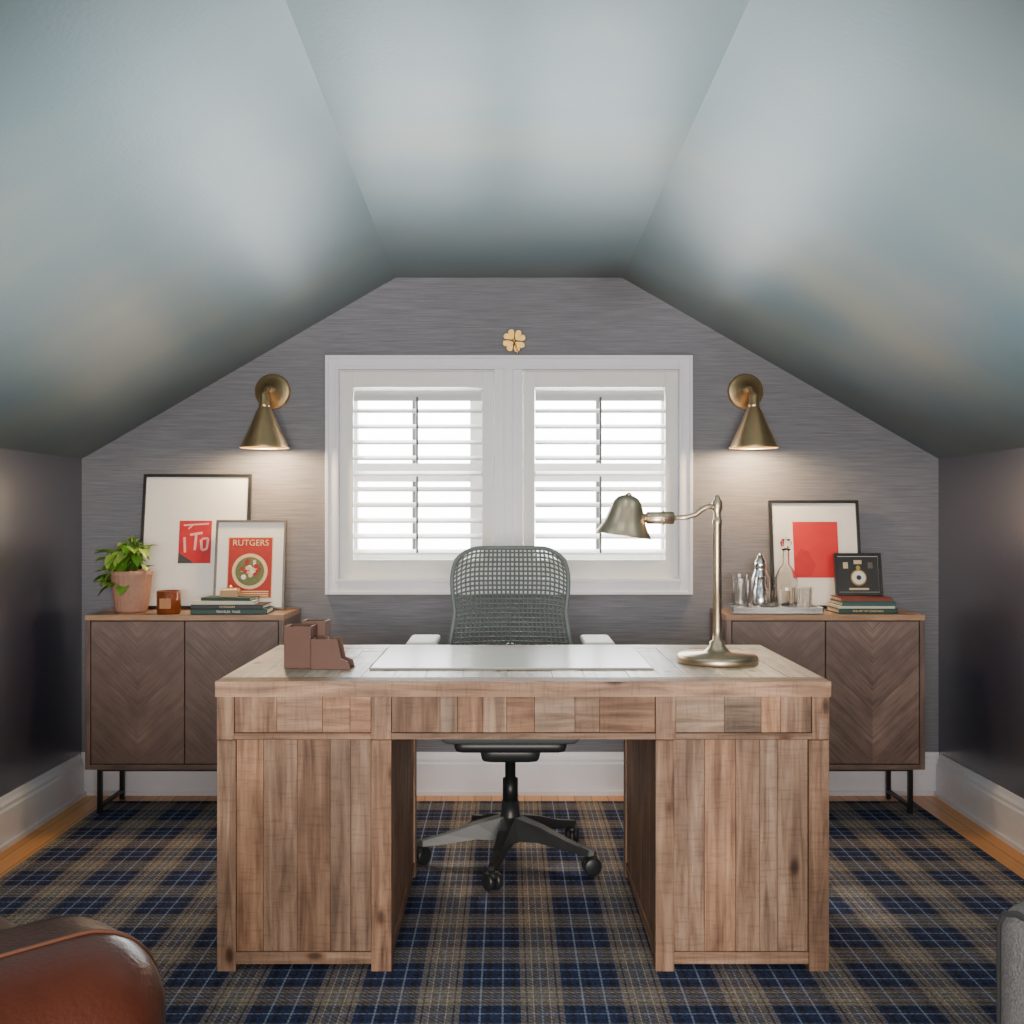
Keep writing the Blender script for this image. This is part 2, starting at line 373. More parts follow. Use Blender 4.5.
for (gx0,gx1,ox0,ox1) in ((-.655,-.165,-.71,-.058),(.115,.668,.062,.72)):
    b.box(ox0,gx0,.09,.13,.91,1.81,sashm); b.box(gx1,ox1,.09,.13,.91,1.81,sashm)
    b.box(gx0,gx1,.09,.13,.91,1.02,sashm); b.box(gx0,gx1,.09,.13,1.735,1.81,sashm)
    b.box(gx0,gx1,.085,.135,1.335,1.415,sashm)
    xm=(gx0+gx1)/2
    b.box(xm-.008,xm+.008,.098,.118,1.02,1.745,munt)
win=b.done('window_1',bevel=.002)
for k,(x0,x1) in enumerate(((-.708,-.062),(.066,.718))):
    b=MB(); z0,z1=.921,1.800
    frame(b,x0,x1,z0,z1,.048,-.012,.016,shut,wb=.078,wt=.065)
    la,lb_=x0+.050,x1-.050
    zz=z0+.078; n=11; step=(z1-.065-zz)/n
    tilt=math.radians(20)
    for i in range(n):
        zc=zz+step*(i+.5)
        tt_=tilt if i<n-1 else math.radians(60)
        M=T(0,.004,zc)@R(tt_,'X')
        pr=[(-.031,0),(-.02,.0045),(0,.006),(.02,.0045),(.031,0),(.02,-.0045),(0,-.006),(-.02,-.0045)]
        m8=len(pr)
        vs=[(la,p[0],p[1]) for p in pr]+[(lb_,p[0],p[1]) for p in pr]
        fs=[tuple(range(m8)),tuple(range(2*m8-1,m8-1,-1))]+[(i2,(i2+1)%m8,(i2+1)%m8+m8,i2+m8) for i2 in range(m8)]
        b.add(vs,fs,shut,M)
    xm=(x0+x1)/2
    b.box(xm-.0045,xm+.0045,-.040,-.030,zz+.03,zz+step*5.3,munt); b.box(xm-.0045,xm+.0045,-.040,-.030,zz+step*6.1,z1-.11,munt)
    b.done('plantation_shutter',bevel=.0015)

# ---------------------------------------------------------------- sconces
bulbm=simple('warm_bulb',(1,.9,.75),.4,emit=(1,.76,.48),estr=40)
def sconce(x):
    b=MB(); zc=1.716
    Mp=T(x,-.001,zc)@R(math.pi/2,'X')
    b.lathe([(.076,0),(.076,.010),(.068,.016),(.046,.018),(.044,.022),(.020,.026),(.018,.045),(.0,.047)],brass,Mp,40)
    yo=-.165
    b.tube([(x,-.03,zc),(x,-.075,zc+.004),(x,-.115,zc+.002),(x,-.145,zc-.012),(x,yo,zc-.035)],.0075,brass)
    b.lathe([(0,-.016),(.014,-.014),(.017,0),(.014,.014),(0,.016)],brass,T(x,-.062,zc+.003),20)
    b.lathe([(0,-.028),(.006,-.028),(.006,-.018),(.012,-.016),(.012,.016),(.006,.018),(.006,.028),(0,.028)],brass,T(x,-.062,zc+.003)@R(math.pi/2,'Y'),16)
    b.lathe([(0,-.016),(.014,-.014),(.016,0),(.014,.014),(0,.016)],brass,T(x,yo,zc-.035),20)
    b.lathe([(0,1.700),(.012,1.698),(.019,1.688),(.020,1.655),(.024,1.650),(.024,1.640),(.020,1.636),(0,1.636)],brass,T(x,yo,-.005),28)
    pr=[(.022,1.636),(.036,1.612),(.055,1.565),(.078,1.515),(.096,1.474),(.099,1.468)]
    b.shell(pr,.0025,brass,T(x,yo,0),44)
    b.tube([(x+.099*math.cos(a),yo+.099*math.sin(a),1.468) for a in [2*math.pi*i/44 for i in range(44)]],.003,brass,8,closed=True)
    b.lathe([(0,1.50),(.012,1.503),(.020,1.515),(.022,1.53),(.016,1.55),(.011,1.57),(.011,1.63),(0,1.63)],bulbm,T(x,yo,0),20)
    o=b.done('brass_wall_sconce')
    l=bpy.data.lights.new('sconce_bulb_light','POINT'); l.energy=16; l.color=(1,.74,.42); l.shadow_soft_size=.03
    lo=bpy.data.objects.new('bulb_light',l); COL.objects.link(lo); lo.location=(x,yo,1.488); lo.parent=o
sconce(-1.003); sconce(1.012)

# clover ornament
b=MB()
for k in range(4):
    a=math.radians(45+90*k+6)
    pts=[]
    for i in range(24):
        t=2*math.pi*i/24
        hx=16*math.sin(t)**3; hy=13*math.cos(t)-5*math.cos(2*t)-2*math.cos(3*t)-math.cos(4*t)
        pts.append((hx*.00165,(hy+18)*.00160))
    M=T(.026,-.024,1.930)@R(a-math.pi/2,'Y')
    b.poly(pts,-.004,.004,gold,M)
b.tube([(.026,-.026,1.925),(.034,-.028,1.905),(.042,-.029,1.873)],.0035,gold)
b.lathe([(0,-.010),(.009,-.005),(.009,.005),(0,.010)],gold,T(.026,-.026,1.930),12)
b.box(.021,.031,-.021,-.001,1.925,1.935,gold)
b.done('brass_clover_ornament',bevel=.003)

# ---------------------------------------------------------------- credenzas
def credenza(x0,x1,mats):
    b=MB(); yf,yb=-.38,-.040; zt=.798; zb=.19
    b.box(x0,x1,yf,yb,zt-.022,zt,waln_t,'x')
    b.box(x0,x0+.02,yf,yb,zb,zt-.022,waln,'z'); b.box(x1-.02,x1,yf,yb,zb,zt-.022,waln,'z')
    b.box(x0+.02,x1-.02,yf,yb,zb,zb+.02,waln,'x'); b.box(x0+.02,x1-.02,yb-.01,yb,zb+.02,zt-.022,waln,'x')
    b.box(x0+.02,x1-.02,yf+.025,yf+.032,zb+.02,zt-.022,bmetal)
    xm=(x0+x1)/2
    for (a,c),dm in zip(((x0+.023,xm-.002),(xm+.002,x1-.023)),mats):
        b.box(a,c,yf+.003,yf+.022,zb+.023,zt-.026,dm,'x',uvo=((a+c)/2,.10))
    for lx in (x0+.045,x1-.045):
        b.box(lx-.009,lx+.009,yf+.03,yf+.048,RZ+.001,zb,bmetal)
        b.box(lx-.009,lx+.009,yb-.06,yb-.042,0.001,zb,bmetal)
        b.box(lx-.009,lx+.009,yf+.048,yb-.06,.03,.042,bmetal)
    b.box(x0+.045,x1-.045,yf+.035,yf+.05,zb-.014,zb,bmetal)
    return b.done('chevron_credenza',bevel=.0015)
credenza(-1.66,-.88,(waln_s,waln_s)); credenza(.857,1.637,(waln_s,waln_c))
CT=.799

# ---------------------------------------------------------------- pictures
m_mat=simple('mat_board',(.86,.84,.80),.8)
m_blkf=simple('black_frame',(.015,.014,.014),.35)
m_grayf=simple('pewter_frame',(.16,.14,.12),.35,.6)
m_red=simple('poster_red',(.52,.015,.022),.6,noise=.12)
m_redp=simple('poster_vermilion',(.62,.022,.030),.6,noise=.1)
m_red2=simple('poster_brick_red',(.40,.024,.018),.6,noise=.2,nscale=60)
m_cream=simple('poster_cream',(.76,.58,.32),.6,noise=.1)
m_green=simple('poster_green',(.14,.16,.06),.6,noise=.4,nscale=80)
m_whitei=simple('poster_white',(.85,.80,.76),.6)
m_pink=simple('poster_pink',(.80,.42,.40),.6)
m_dkb=simple('poster_dark',(.05,.05,.05),.6)
def picframe(name,x,y,z,w,h,fw,lean,fm,art,rotz=0):
    b=MB(); t=.018
    frame(b,-w/2,w/2,0,h,fw,-t,0,fm)
    b.box(-w/2+fw*.5,w/2-fw*.5,-.010,-.002,fw*.5,h-fw*.5,m_mat)
    art(b)
    return b.done(name,(x,y,z),(-math.radians(lean),0,rotz),bevel=.001)
def art1(b):
    b.box(-.068,.068,-.0115,-.0100,.19,.37,m_red)
    b.poly([(-.068,.19),(-.068,.235),(-.02,.205),(.0,.19)],-.0120,-.0115,m_dkb)
    for (x0,z0,x1,z1,w) in ((-.045,.30,-.04,.235,.010),(-.022,.31,.03,.318,.010),(.004,.312,.0,.245,.010),(.025,.29,.03,.245,.010),(.03,.245,.05,.25,.010),(.05,.25,.055,.295,.010),(.055,.295,.028,.293,.008),
        (-.05,.35,.055,.357,.007),(-.03,.335,-.01,.352,.006)):
        d=Vector((x1-x0,z1-z0)); n=Vector((-d.y,d.x)).normalized()*w/2
        b.poly([(x0+n.x,z0+n.y),(x1+n.x,z1+n.y),(x1-n.x,z1-n.y),(x0-n.x,z0-n.y)],-.0122,-.0115,m_pink)
o=picframe('framed_abstract_print',-1.311,-.122,CT,.455,.568,.012,9,m_blkf,art1)
def disc(b,cx,cz,r,y,mat,n=28,t=.0006,sx=1):
    b.poly([(cx+sx*r*math.cos(2*math.pi*i/n),cz+r*math.sin(2*math.pi*i/n)) for i in range(n)],y-t,y,mat)
def art2(b):
    b.box(-.094,.094,-.0113,-.010,.046,.302,m_cream)
    b.box(-.090,.090,-.0118,-.0113,.050,.298,m_red2)
    disc(b,0,.158,.074,-.0118,m_cream)
    disc(b,0,.158,.060,-.0125,m_green)
    rr=random.Random(5)
    for i in range(26):
        a=rr.uniform(0,6.28); q=rr.uniform(0,.046)
        disc(b,q*math.cos(a),.158+q*math.sin(a),rr.uniform(.006,.012),-.0131-.00007*i,rr.choice([m_cream,m_red2,m_red2,m_cream,m_whitei]),10,.0005)
    for i in range(3): b.box(-.08,.08,-.0122,-.0118,.072-.009*i,.077-.009*i,m_cream)
o=picframe('framed_vintage_poster',-1.068,-.160,CT,.292,.372,.009,9,m_grayf,art2)
text('RUTGERS',.036,(0,-.0124,.276),m_cream,o,'poster_title')
def art3(b):
    b.box(-.100,.105,-.0113,-.010,.12,.375,m_whitei)
    b.box(-.092,.097,-.0118,-.0113,.128,.365,m_redp)
    b.poly([(-.09,.13),(-.02,.135),(.0,.18),(-.03,.24),(-.06,.25),(-.09,.21)],-.0122,-.0118,m_red)
picframe('framed_red_print',1.292,-.100,CT,.378,.456,.012,9,m_blkf,art3)
m_dark=simple('display_dark',(.02,.022,.022),.4)
def art4(b):
    b.box(-.082,.082,-.012,-.010,.014,.158,m_dark)
    disc(b,.0,.072,.032,-.012,gold,t=.004); disc(b,.0,.072,.027,-.016,m_whitei,t=.001); disc(b,0,.072,.010,-.017,m_dark,t=.001)
    disc(b,0,.112,.009,-.012,gold,t=.003); b.box(-.003,.003,-.015,-.012,.10,.115,gold)
    b.box(-.04,.04,-.0125,-.012,.022,.030,m_cream); b.box(-.06,-.04,-.0125,-.012,.11,.135,m_cream); b.box(.04,.06,-.0125,-.012,.11,.135,m_grayf)
    b.box(-.016,.016,-.0125,-.012,.128,.144,m_cream)
picframe('framed_pocket_watch_display',1.422,-.235,.8625,.190,.172,.012,11,m_blkf,art4)

# ---------------------------------------------------------------- books
pages=simple('book_pages',(.78,.72,.60),.8,noise=.15,nscale=300)
def book(b,cx,cy,z,w,d,h,rot,cov):
    M=T(cx,cy,z)@R(rot,'Z')
    c=.003
    b.box(-w/2,w/2,-d/2,d/2,0,c,cov,M=M); b.box(-w/2,w/2,-d/2,d/2,h-c,h,cov,M=M)
    b.box(-w/2,w/2,-d/2,-d/2+c,c,h-c,cov,M=M)
    b.box(-w/2+.005,w/2-.005,-d/2+c,d/2-.006,c,h-c,pages,M=M)
    return M
cg=simple('cover_dark_green',(.025,.065,.052),.5); cw=simple('cover_cream',(.68,.62,.5),.6); cn=simple('cover_charcoal',(.04,.045,.05),.5); cred=simple('cover_oxblood',(.20,.05,.035),.5)
ct=simple('cover_teal',(.03,.12,.11),.5); co=simple('cover_tan',(.5,.3,.15),.5)
b=MB()
book(b,-1.10,-.295,CT,.30,.15,.020,.03,cg); book(b,-1.105,-.295,CT+.020,.285,.145,.018,-.02,cn); book(b,-1.125,-.298,CT+.038,.24,.135,.014,.05,cw)
book(b,-1.11,-.295,CT+.052,.20,.12,.012,-.1,cg)
bk=b.done('book_stack',bevel=.0008)
text('TRAVELER  TALES',.012,(-1.10,-.3715,CT+.010),m_whitei,bk,'spine_title',rot=(math.pi/2,0,.03))
text('OUTDOORS',.011,(-1.105,-.3690,CT+.029),m_cream,bk,'spine_title_b',rot=(math.pi/2,0,-.02))
b=MB()
b.box(-1.145,-1.075,-.325,-.265,CT+.0645,CT+.090,co); b.box(-1.140,-1.080,-.32,-.27,CT+.090,CT+.098,brass)
b.lathe([(0,0),(.008,.0),(.010,.006),(0,.014)],brass,T(-1.11,-.295,CT+.098),12)
b.done('trinket_box',bevel=.002)
b=MB()
book(b,1.425,-.255,CT,.235,.17,.020,.02,cg); book(b,1.422,-.255,CT+.020,.225,.165,.010,-.02,cw); book(b,1.430,-.255,CT+.030,.215,.16,.016,.03,ct); book(b,1.425,-.255,CT+.046,.205,.155,.016,-.01,cred)
bk=b.done('book_stack',bevel=.0008)
text('THE ART OF COCKTAILS',.011,(1.425,-.3415,CT+.010),m_cream,bk,'spine_title',rot=(math.pi/2,0,.02))
# ---------------------------------------------------------------- plant + candle
b=MB()
terra=simple('ribbed_terracotta',(.42,.23,.165),.8,noise=.15,nscale=60)
leafm=simple('pothos_leaf',(.11,.28,.025),.4,noise=.4,nscale=25)
leafm2=simple('pothos_leaf_light',(.32,.48,.08),.4,noise=.3,nscale=25)
soil=simple('potting_soil',(.04,.025,.015),.95,bump=.5)
PX,PY=-1.518,-.262
b.lathe([(0,0),(.055,0),(.062,.01),(.074,.09),(.079,.145),(.082,.15),(.082,.166),(.076,.168),(.072,.15),(0,.15)],terra,T(PX,PY,CT),96,flute=.018,nf=24)
b.lathe([(0,.1505),(.070,.1505),(.04,.158),(0,.16)],soil,T(PX,PY,CT),20)
rnd=random.Random(3)
def leaf(b,base,yaw,pitch,size,mat):
    mid=[(0,0),(0,.12),(0,.4),(0,.68),(0,.9),(0,1.05)]
    full=[(x*size,y*size,abs(x)*size*.35-(y**2)*size*.28) for x,y in mid]
    right=[(x*size,y*size,abs(x)*size*.35-(y**2)*size*.28) for x,y in [(.30,-.10),(.48,.12),(.47,.40),(.33,.68),(.14,.9)]]
    left=[(-x,y,z) for x,y,z in right]
    vs=full+right+left
    fs=[(0,6,7,1),(1,7,8,2),(2,8,9,3),(3,9,10,4),(4,10,5),(0,1,12,11),(1,2,13,12),(2,3,14,13),(3,4,15,14),(4,5,15)]
    M=T(*base)@R(yaw,'Z')@R(pitch,'X')
    b.add(vs,fs,mat,M,smooth=True)
for i in range(90):
    yaw=rnd.uniform(0,2*math.pi); rr=rnd.uniform(.02,.095); hh=CT+.165+rnd.uniform(0.0,.13)*(1-rr*4)+.015
    if rnd.random()<.3: 
        yaw=rnd.uniform(math.pi*.85,math.pi*1.5); rr=rnd.uniform(.08,.105); hh=CT+rnd.uniform(.10,.19)
    bx=PX+math.cos(yaw)*rr; by=PY+math.sin(yaw)*rr*.7
    top=(bx,by,hh)
    b.tube([(PX+math.cos(yaw)*.02,PY+math.sin(yaw)*.02,CT+.155),(PX+math.cos(yaw)*rr*.6,PY+math.sin(yaw)*rr*.5,max(hh,CT+.18)+.02),top],.0015,leafm,6)
    leaf(b,top,yaw-math.pi/2+rnd.uniform(-.4,.4),rnd.uniform(-.9,.5),rnd.uniform(.042,.064)*(.6 if math.sin(yaw)>.3 else 1)*(.72 if math.cos(yaw)>.4 else 1),leafm if rnd.random()<.5 else leafm2)
b.done('potted_pothos_plant')
amber=simple('amber_glass',(.20,.045,.012),.12,coat=.5)
b=MB(); kx,ky=-1.350,-.318
b.lathe([(0,0),(.043,0),(.047,.006),(.047,.088),(.044,.090),(.043,.075),(0,.075)],amber,T(kx,ky,CT),36)
b.box(kx-.022,kx+.022,ky-.0490,ky-.0460,CT+.022,CT+.062,simple('candle_label',(.50,.22,.09),.6))
b.tube([(kx,ky,CT+.07),(kx+.001,ky,CT+.088)],.0012,black,6)
b.done('amber_jar_candle')

# ---------------------------------------------------------------- bar tray set
gl=glass('clear_glass'); 
chrome=simple('polished_silver',(.80,.78,.75),.14,1)
b=MB()
tx0,tx1,ty0,ty1=.885,1.245,-.360,-.150
b.box(tx0,tx1,ty0,ty1,CT+.001,CT+.008,chrome)
b.box(tx0,tx1,ty0,ty0+.006,CT+.008,CT+.026,chrome); b.box(tx0,tx1,ty1-.006,ty1,CT+.008,CT+.026,chrome)
b.box(tx0,tx0+.006,ty0,ty1,CT+.008,CT+.026,chrome); b.box(tx1-.006,tx1,ty0,ty1,CT+.008,CT+.026,chrome)
b.done('silver_serving_tray',bevel=.001)
TZ=CT+.0085
b=MB(); b.lathe([(0,0),(.036,0),(.038,.006),(.040,.10),(.038,.125),(.026,.155),(.024,.165),(.026,.17),(.024,.195),(.016,.205),(.013,.222),(0,.224)],chrome,T(1.030,-.20,TZ),36); b.done('cocktail_shaker')
b=MB(); b.shell([(.036,0),(.044,.01),(.048,.06),(.046,.12),(.030,.16),(.014,.18),(.013,.235),(.020,.245)],.003,gl,T(1.135,-.205,TZ),32)
b.lathe([(0,.0),(.033,0),(.033,.006),(0,.006)],gl,T(1.135,-.205,TZ),32)
b.lathe([(0,.232),(.009,.232),(.009,.245),(.020,.256),(.024,.27),(.016,.285),(0,.290)],gl,T(1.135,-.205,TZ),8,smooth=False); b.done('glass_decanter')
def tumbler(x,y,r,h,n=20):
    b=MB()
    b.lathe([(0,0),(r*.86,0),(r*.90,h*.12),(r*.94,h*.3),(r,h),(r-.0025,h),(r*.82,h*.2),(0,h*.18)],gl,T(x,y,TZ),n,smooth=False); b.done('crystal_tumbler')
tumbler(.930,-.305,.032,.125,16); tumbler(.945,-.205,.033,.14,16)
tumbler(1.090,-.305,.036,.080); tumbler(1.172,-.310,.040,.095,14); tumbler(1.208,-.22,.025,.08)
b=MB(); b.lathe([(0,0),(.026,0),(.028,.004),(.028,.085),(.025,.088),(.021,.105),(.021,.135),(0,.137)],chrome,T(1.010,-.295,TZ),28); b.done('silver_cocktail_jigger')

# ---------------------------------------------------------------- desk
b=MB()
dx0,dx1,dyf,dyb=-.757,.835,-1.85,-1.05
zt=.76; tt=.040; z0=RZ+.0005
V=.18
b.box(dx0,dx1,dyf,dyf+.075,zt-tt,zt,desk_w,'x',tint=(1.2,1.2,1.2))
b.box(dx0,dx1,dyb-.085,dyb,zt-tt,zt,desk_in,'x',vary=.06)
b.box(dx0,dx0+.09,dyf+.076,dyb-.086,zt-tt,zt,desk_in,'y',vary=.06)
b.box(dx1-.09,dx1,dyf+.076,dyb-.086,zt-tt,zt,desk_in,'y',vary=.06)
x=dx0+.091
while x<dx1-.092:
    w=min(random.choice([.07,.085,.10,.12]),dx1-.091-x)
    if dx1-.091-(x+w)<.03: w=dx1-.091-x
    y=dyf+.076; 
    while y<dyb-.087:
        l=random.uniform(.15,.4); ye=min(y+l,dyb-.0865)
        if dyb-.0865-ye<.06: ye=dyb-.0865
        b.box(x,x+w-.0012,y,ye-.0012,zt-tt+.004,zt-random.uniform(0,.0015),desk_in,'y',vary=.2)
        y=ye
    x+=w
pz0,pz1=.609,zt-tt
xs=[(dx0+.004,dx0+.004+.044),(-.354,-.302),(.382,.434),(dx1-.048,dx1-.004)]
for a,c in xs:
    b.box(a,c,dyf+.004,dyf+.05,pz0,pz1,desk_w,'z',vary=.1)
for (a,c) in ((xs[0][1],xs[1][0]),(xs[1][1],xs[2][0]),(xs[2][1],xs[3][0])):
    b.box(a,c,dyf+.006,dyf+.05,pz0,pz0+.016,desk_w,'x',vary=.1)
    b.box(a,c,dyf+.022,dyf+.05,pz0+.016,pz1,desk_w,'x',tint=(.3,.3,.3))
    x=a+.001; last=c-.001
    while x<last-.001:
        w=random.uniform(.045,.13)
        if last-(x+w)<.04: w=last-x
        b.box(x,x+w-.0006,dyf+.009+random.uniform(0,.001),dyf+.022,pz0+.0175,pz1-.001,desk_w,random.choice(['x','x','z']),vary=.30)
        x+=w
b.box(dx0+.004,dx1-.004,dyb-.03,dyb-.006,pz0,pz1,desk_w,'x')
for xa in (dx0+.004,dx1-.026):
    b.box(xa,xa+.022,dyf+.05,dyb-.03,pz0,pz1,desk_w,'y')
def ped(x0,x1):
    zt_=pz0-.002
    yf,yb=dyf+.006,dyb-.008
    for (a,c) in ((x0,x0+.048),(x1-.052,x1)):
        b.box(a,c,yf,yf+.05,z0,zt_,desk_w,'z',vary=.12)
        b.box(a,c,yb-.05,yb,z0,zt_,desk_w,'z',vary=.12)
    for (ya,yc) in ((yf+.008,yf+.028),(yb-.028,yb-.008)):
        x=x0+.049; e=x1-.053; n=5; tot=e-x
        ws=[random.uniform(.7,1.3) for _ in range(n)]; s=sum(ws)
        for w in ws:
            w=w/s*tot
            b.box(x,x+w-.0006,ya+random.uniform(0,.0008),yc,.058,zt_,desk_w,'z',vary=.22); x+=w
        b.box(x0+.048,x1-.052,ya-.004,yc,.026,.057,desk_w,'x',vary=.1)
    for xa in (x0+.006,x1-.026):
        y=yf+.051; e=yb-.051; n=8
        ws=[random.uniform(.8,1.2) for _ in range(n)]; s=sum(ws); tot=e-y
        for w in ws:
            w=w/s*tot
            b.box(xa,xa+.020,y,y+w-.0008,.058,zt_,desk_w,'z',vary=V); y+=w
        b.box(xa-.004 if xa<x0+.01 else xa,xa+.020 if xa<x0+.01 else xa+.024,yf+.05,yb-.05,.026,.057,desk_w,'y',vary=.1)
ped(dx0+.004,-.302); ped(.382,dx1-.004)
b.done('reclaimed_wood_desk',bevel=.0010)
DT=.7605

b=MB(); pad=simple('pale_desk_blotter',(.88,.86,.82),.22); padb=simple('blotter_edge',(.34,.31,.27),.6)
b.box(-.385,.405,-1.640,-1.125,DT,DT+.004,padb); b.box(-.381,.401,-1.636,-1.129,DT+.004,DT+.0055,pad)
b.done('desk_blotter',bevel=.001)
lea=simple('saddle_brown_leather',(.130,.055,.036),.5,noise=.1,bump=.15,bscale=300); lea_d=simple('organizer_inside',(.06,.03,.025),.7)
b=MB()
def openbox(x0,x1,y0,y1,z0_,z1,mat,M=None,t=.005):
    b.box(x0,x1,y0,y0+t,z0_,z1,mat,M=M); b.box(x0,x1,y1-t,y1,z0_,z1,mat,M=M)
    b.box(x0,x0+t,y0+t,y1-t,z0_,z1,mat,M=M); b.box(x1-t,x1,y0+t,y1-t,z0_,z1,mat,M=M)
    b.box(x0+t,x1-t,y0+t,y1-t,z0_,z0_+.006,lea_d,M=M)
Mo=T(-.535,-1.56,DT)@R(math.radians(-4),'Z')
openbox(-.088,-.012,-.06,.015,0,.118,lea,Mo)
openbox(-.060,.010,.02,.085,0,.125,lea,Mo)
pr=[(-.008,0),(.105,0),(.098,.022),(.078,.030),(.066,.085),(-.008,.085)]
b.poly(pr,-.075,-.070,lea,Mo); b.poly(pr,-.020,-.015,lea,Mo)
b.box(-.008,-.003,-.07,-.02,0,.085,lea,M=Mo); b.box(-.008,.10,-.07,-.02,0,.006,lea_d,M=Mo)
b.box(.028,.033,-.07,-.02,0.006,.083,lea,M=Mo)
b.done('leather_desk_organizer',bevel=.001)
# desk lamp
b=MB(); lx,ly=.611,-1.48
b.lathe([(0,0),(.116,0),(.118,.004),(.118,.016),(.112,.024),(.040,.030),(.030,.040),(.024,.048),(.022,.060),(.013,.066),(.013,.10),(.012,.40),(.014,.402),(.014,.415),(.011,.418),(.011,.44),(.015,.445),(.015,.468),(.009,.475),(.006,.486),(0,.488)],nick_d,T(lx,ly,DT),44)
az=DT+.455
arm=[(lx,ly,az),(lx-.03,ly,az-.002),(lx-.045,ly,az-.010),(lx-.062,ly,az-.024),(lx-.09,ly,az-.032),(lx-.13,ly,az-.034)]
b.tube(arm,.0075,nick_d)
b.tube([(lx-.125,ly,az-.034),(lx-.128,ly,az-.034),(lx-.205,ly,az-.034),(lx-.21,ly,az-.034)],[.010,.018,.018,.010],nick_d,20)
b.tube([(lx-.155,ly,az-.034),(lx-.160,ly,az-.034)],[.021,.021],nick_d,20)
b.tube([(lx-.205,ly,az-.034),(lx-.225,ly,az-.034),(lx-.25,ly,az-.030)],[.012,.014,.012],nick_d,16)
Ms=T(lx-.275,ly,az-.086)@R(math.radians(8),'Y')
b.shell([(.082,0),(.081,.006),(.068,.024),(.057,.048),(.049,.075),(.041,.098),(.030,.112),(.014,.119),(.006,.120)],.002,nick_d,Ms,44)
b.lathe([(0,.117),(.009,.117),(.009,.123),(0,.129)],nick_d,Ms,16)
b.lathe([(0,.018),(.014,.022),(.020,.04),(.013,.065),(.010,.10),(0,.10)],simple('frosted_bulb',(.9,.88,.82),.5),Ms,16)
b.done('pharmacy_desk_lamp')

# ---------------------------------------------------------------- office chair
ch=bpy.data.objects.new('office_chair',None); COL.objects.link(ch); ch.location=(.008,-.93,0)
meshm=simple('grey_knit_mesh',(.145,.170,.165),.55); framm=simple('chair_frame_grey',(.10,.115,.115),.4); arml=simple('armrest_pale_grey',(.70,.69,.66),.5)
b=MB()
b.lathe([(0,.075),(.040,.078),(.046,.095),(.044,.13),(.033,.17),(.028,.215),(.0,.215)],black,None,28)
b.lathe([(0,.2),(.026,.2),(.026,.29),(.018,.292),(.018,.385),(0,.385)],bmetal,None,24)
for k in range(5):
    a=math.radians(259+72*k); dx,dy=math.cos(a),math.sin(a)
    vs=[];fs=[]
    st=[(.02,.034,.165,.085),(.12,.027,.142,.092),(.22,.020,.108,.078),(.300,.016,.090,.070),(.318,.010,.086,.074)]
    for (r,hw,zt2,zb2) in st:
        for sx,z in ((-hw,zb2),(hw,zb2),(hw*.7,zt2),(-hw*.7,zt2)):
            vs.append((dx*r-dy*sx,dy*r+dx*sx,z))
    for i in range(len(st)-1):
        for q in range(4): fs.append((i*4+q,i*4+(q+1)%4,(i+1)*4+(q+1)%4,(i+1)*4+q))
    fs+= [(3,2,1,0),(16,17,18,19)]
    b.add(vs,fs,black)
    cx_,cy_=dx*.305,dy*.305
    b.tube([(cx_,cy_,.05),(cx_,cy_,.08)],.008,bmetal)
    ang=a+.7
    for s_ in (-1,1):
        M=T(cx_,cy_,RZ+.0305)@R(ang,'Z')@T(0,s_*.014,0)@R(math.pi/2,'X')
        b.lathe([(0,-.010),(.024,-.010),(.030,-.006),(.030,.006),(.024,.010),(0,.010)],black,M,24)
    b.lathe([(0,0),(.022,0),(.024,.010),(.016,.022),(0,.026)],black,T(cx_,cy_,RZ+.040),16)
b.rbox((0,.01,.395),(.20,.26,.06),.025,black,n=6)
b.rbox((0,.01,.430),(.37,.36,.045),.022,black,n=10)
b.rbox((0,.02,.465),(.45,.44,.045),.022,framm,n=12)
b.tube([(0,.10,.40),(0,.22,.40),(0,.265,.46),(0,.275,.60),(0,.262,.72)],[.03,.028,.022,.018,.014],black,16)
for s_ in (-1,1):
    b.tube([(s_*.10,.06,.40),(s_*.22,.06,.41),(s_*.275,.06,.46),(s_*.290,.06,.60),(s_*.290,.06,.74)],[.016,.016,.016,.014,.014],black,14)
    b.rbox((s_*.300,.045,.752),(.105,.25,.022),.011,arml,n=8)
b.done('base_seat_arms',parent=ch)
def bpt(u,v):
    hw=.262+( .200-.262)*min(1,v/.60)**.8 if v<.60 else .200+.010*math.sin((v-.60)/.40*math.pi)
    z=.49+v*.580
    y=.20+.055*v+.03*math.sin(v*math.pi*1.1)-.07*u*u*(1-.4*v)
    return Vector((u*hw,y,z))
def rounded(u,v):
    k=max(0,(v-.5)/.5)
    drop=.075*max(0,(abs(u)-.5)/.5)**2.5*k
    p=bpt(u,v-drop)
    if v>.85: p.x*=1-.05*((v-.85)/.15)**2*abs(u)**3
    return p
nu,nv=26,34
mb=bmesh.new(); g=[[mb.verts.new(rounded(-1+2*i/nu,j/nv)) for i in range(nu+1)] for j in range(nv+1)]
for j in range(nv):
    for i in range(nu): mb.faces.new((g[j][i],g[j][i+1],g[j+1][i+1],g[j+1][i]))
me=bpy.data.meshes.new('mesh_back'); mb.to_mesh(me); mb.free(); me.materials.append(meshm)
o=bpy.data.objects.new('mesh_back',me); COL.objects.link(o); o.parent=ch
w=o.modifiers.new('w','WIREFRAME'); w.thickness=.0098; w.use_even_offset=False; w.use_boundary=True
b=MB()
loop=[rounded(-1,j/nv) for j in range(nv+1)]+[rounded(-1+2*i/nu,1) for i in range(1,nu)]+[rounded(1,1-j/nv) for j in range(nv+1)]+[rounded(1-2*i/nu,0) for i in range(1,nu)]
b.tube(loop,.008,meshm,10,closed=True)
b.done('back_rim',parent=ch)

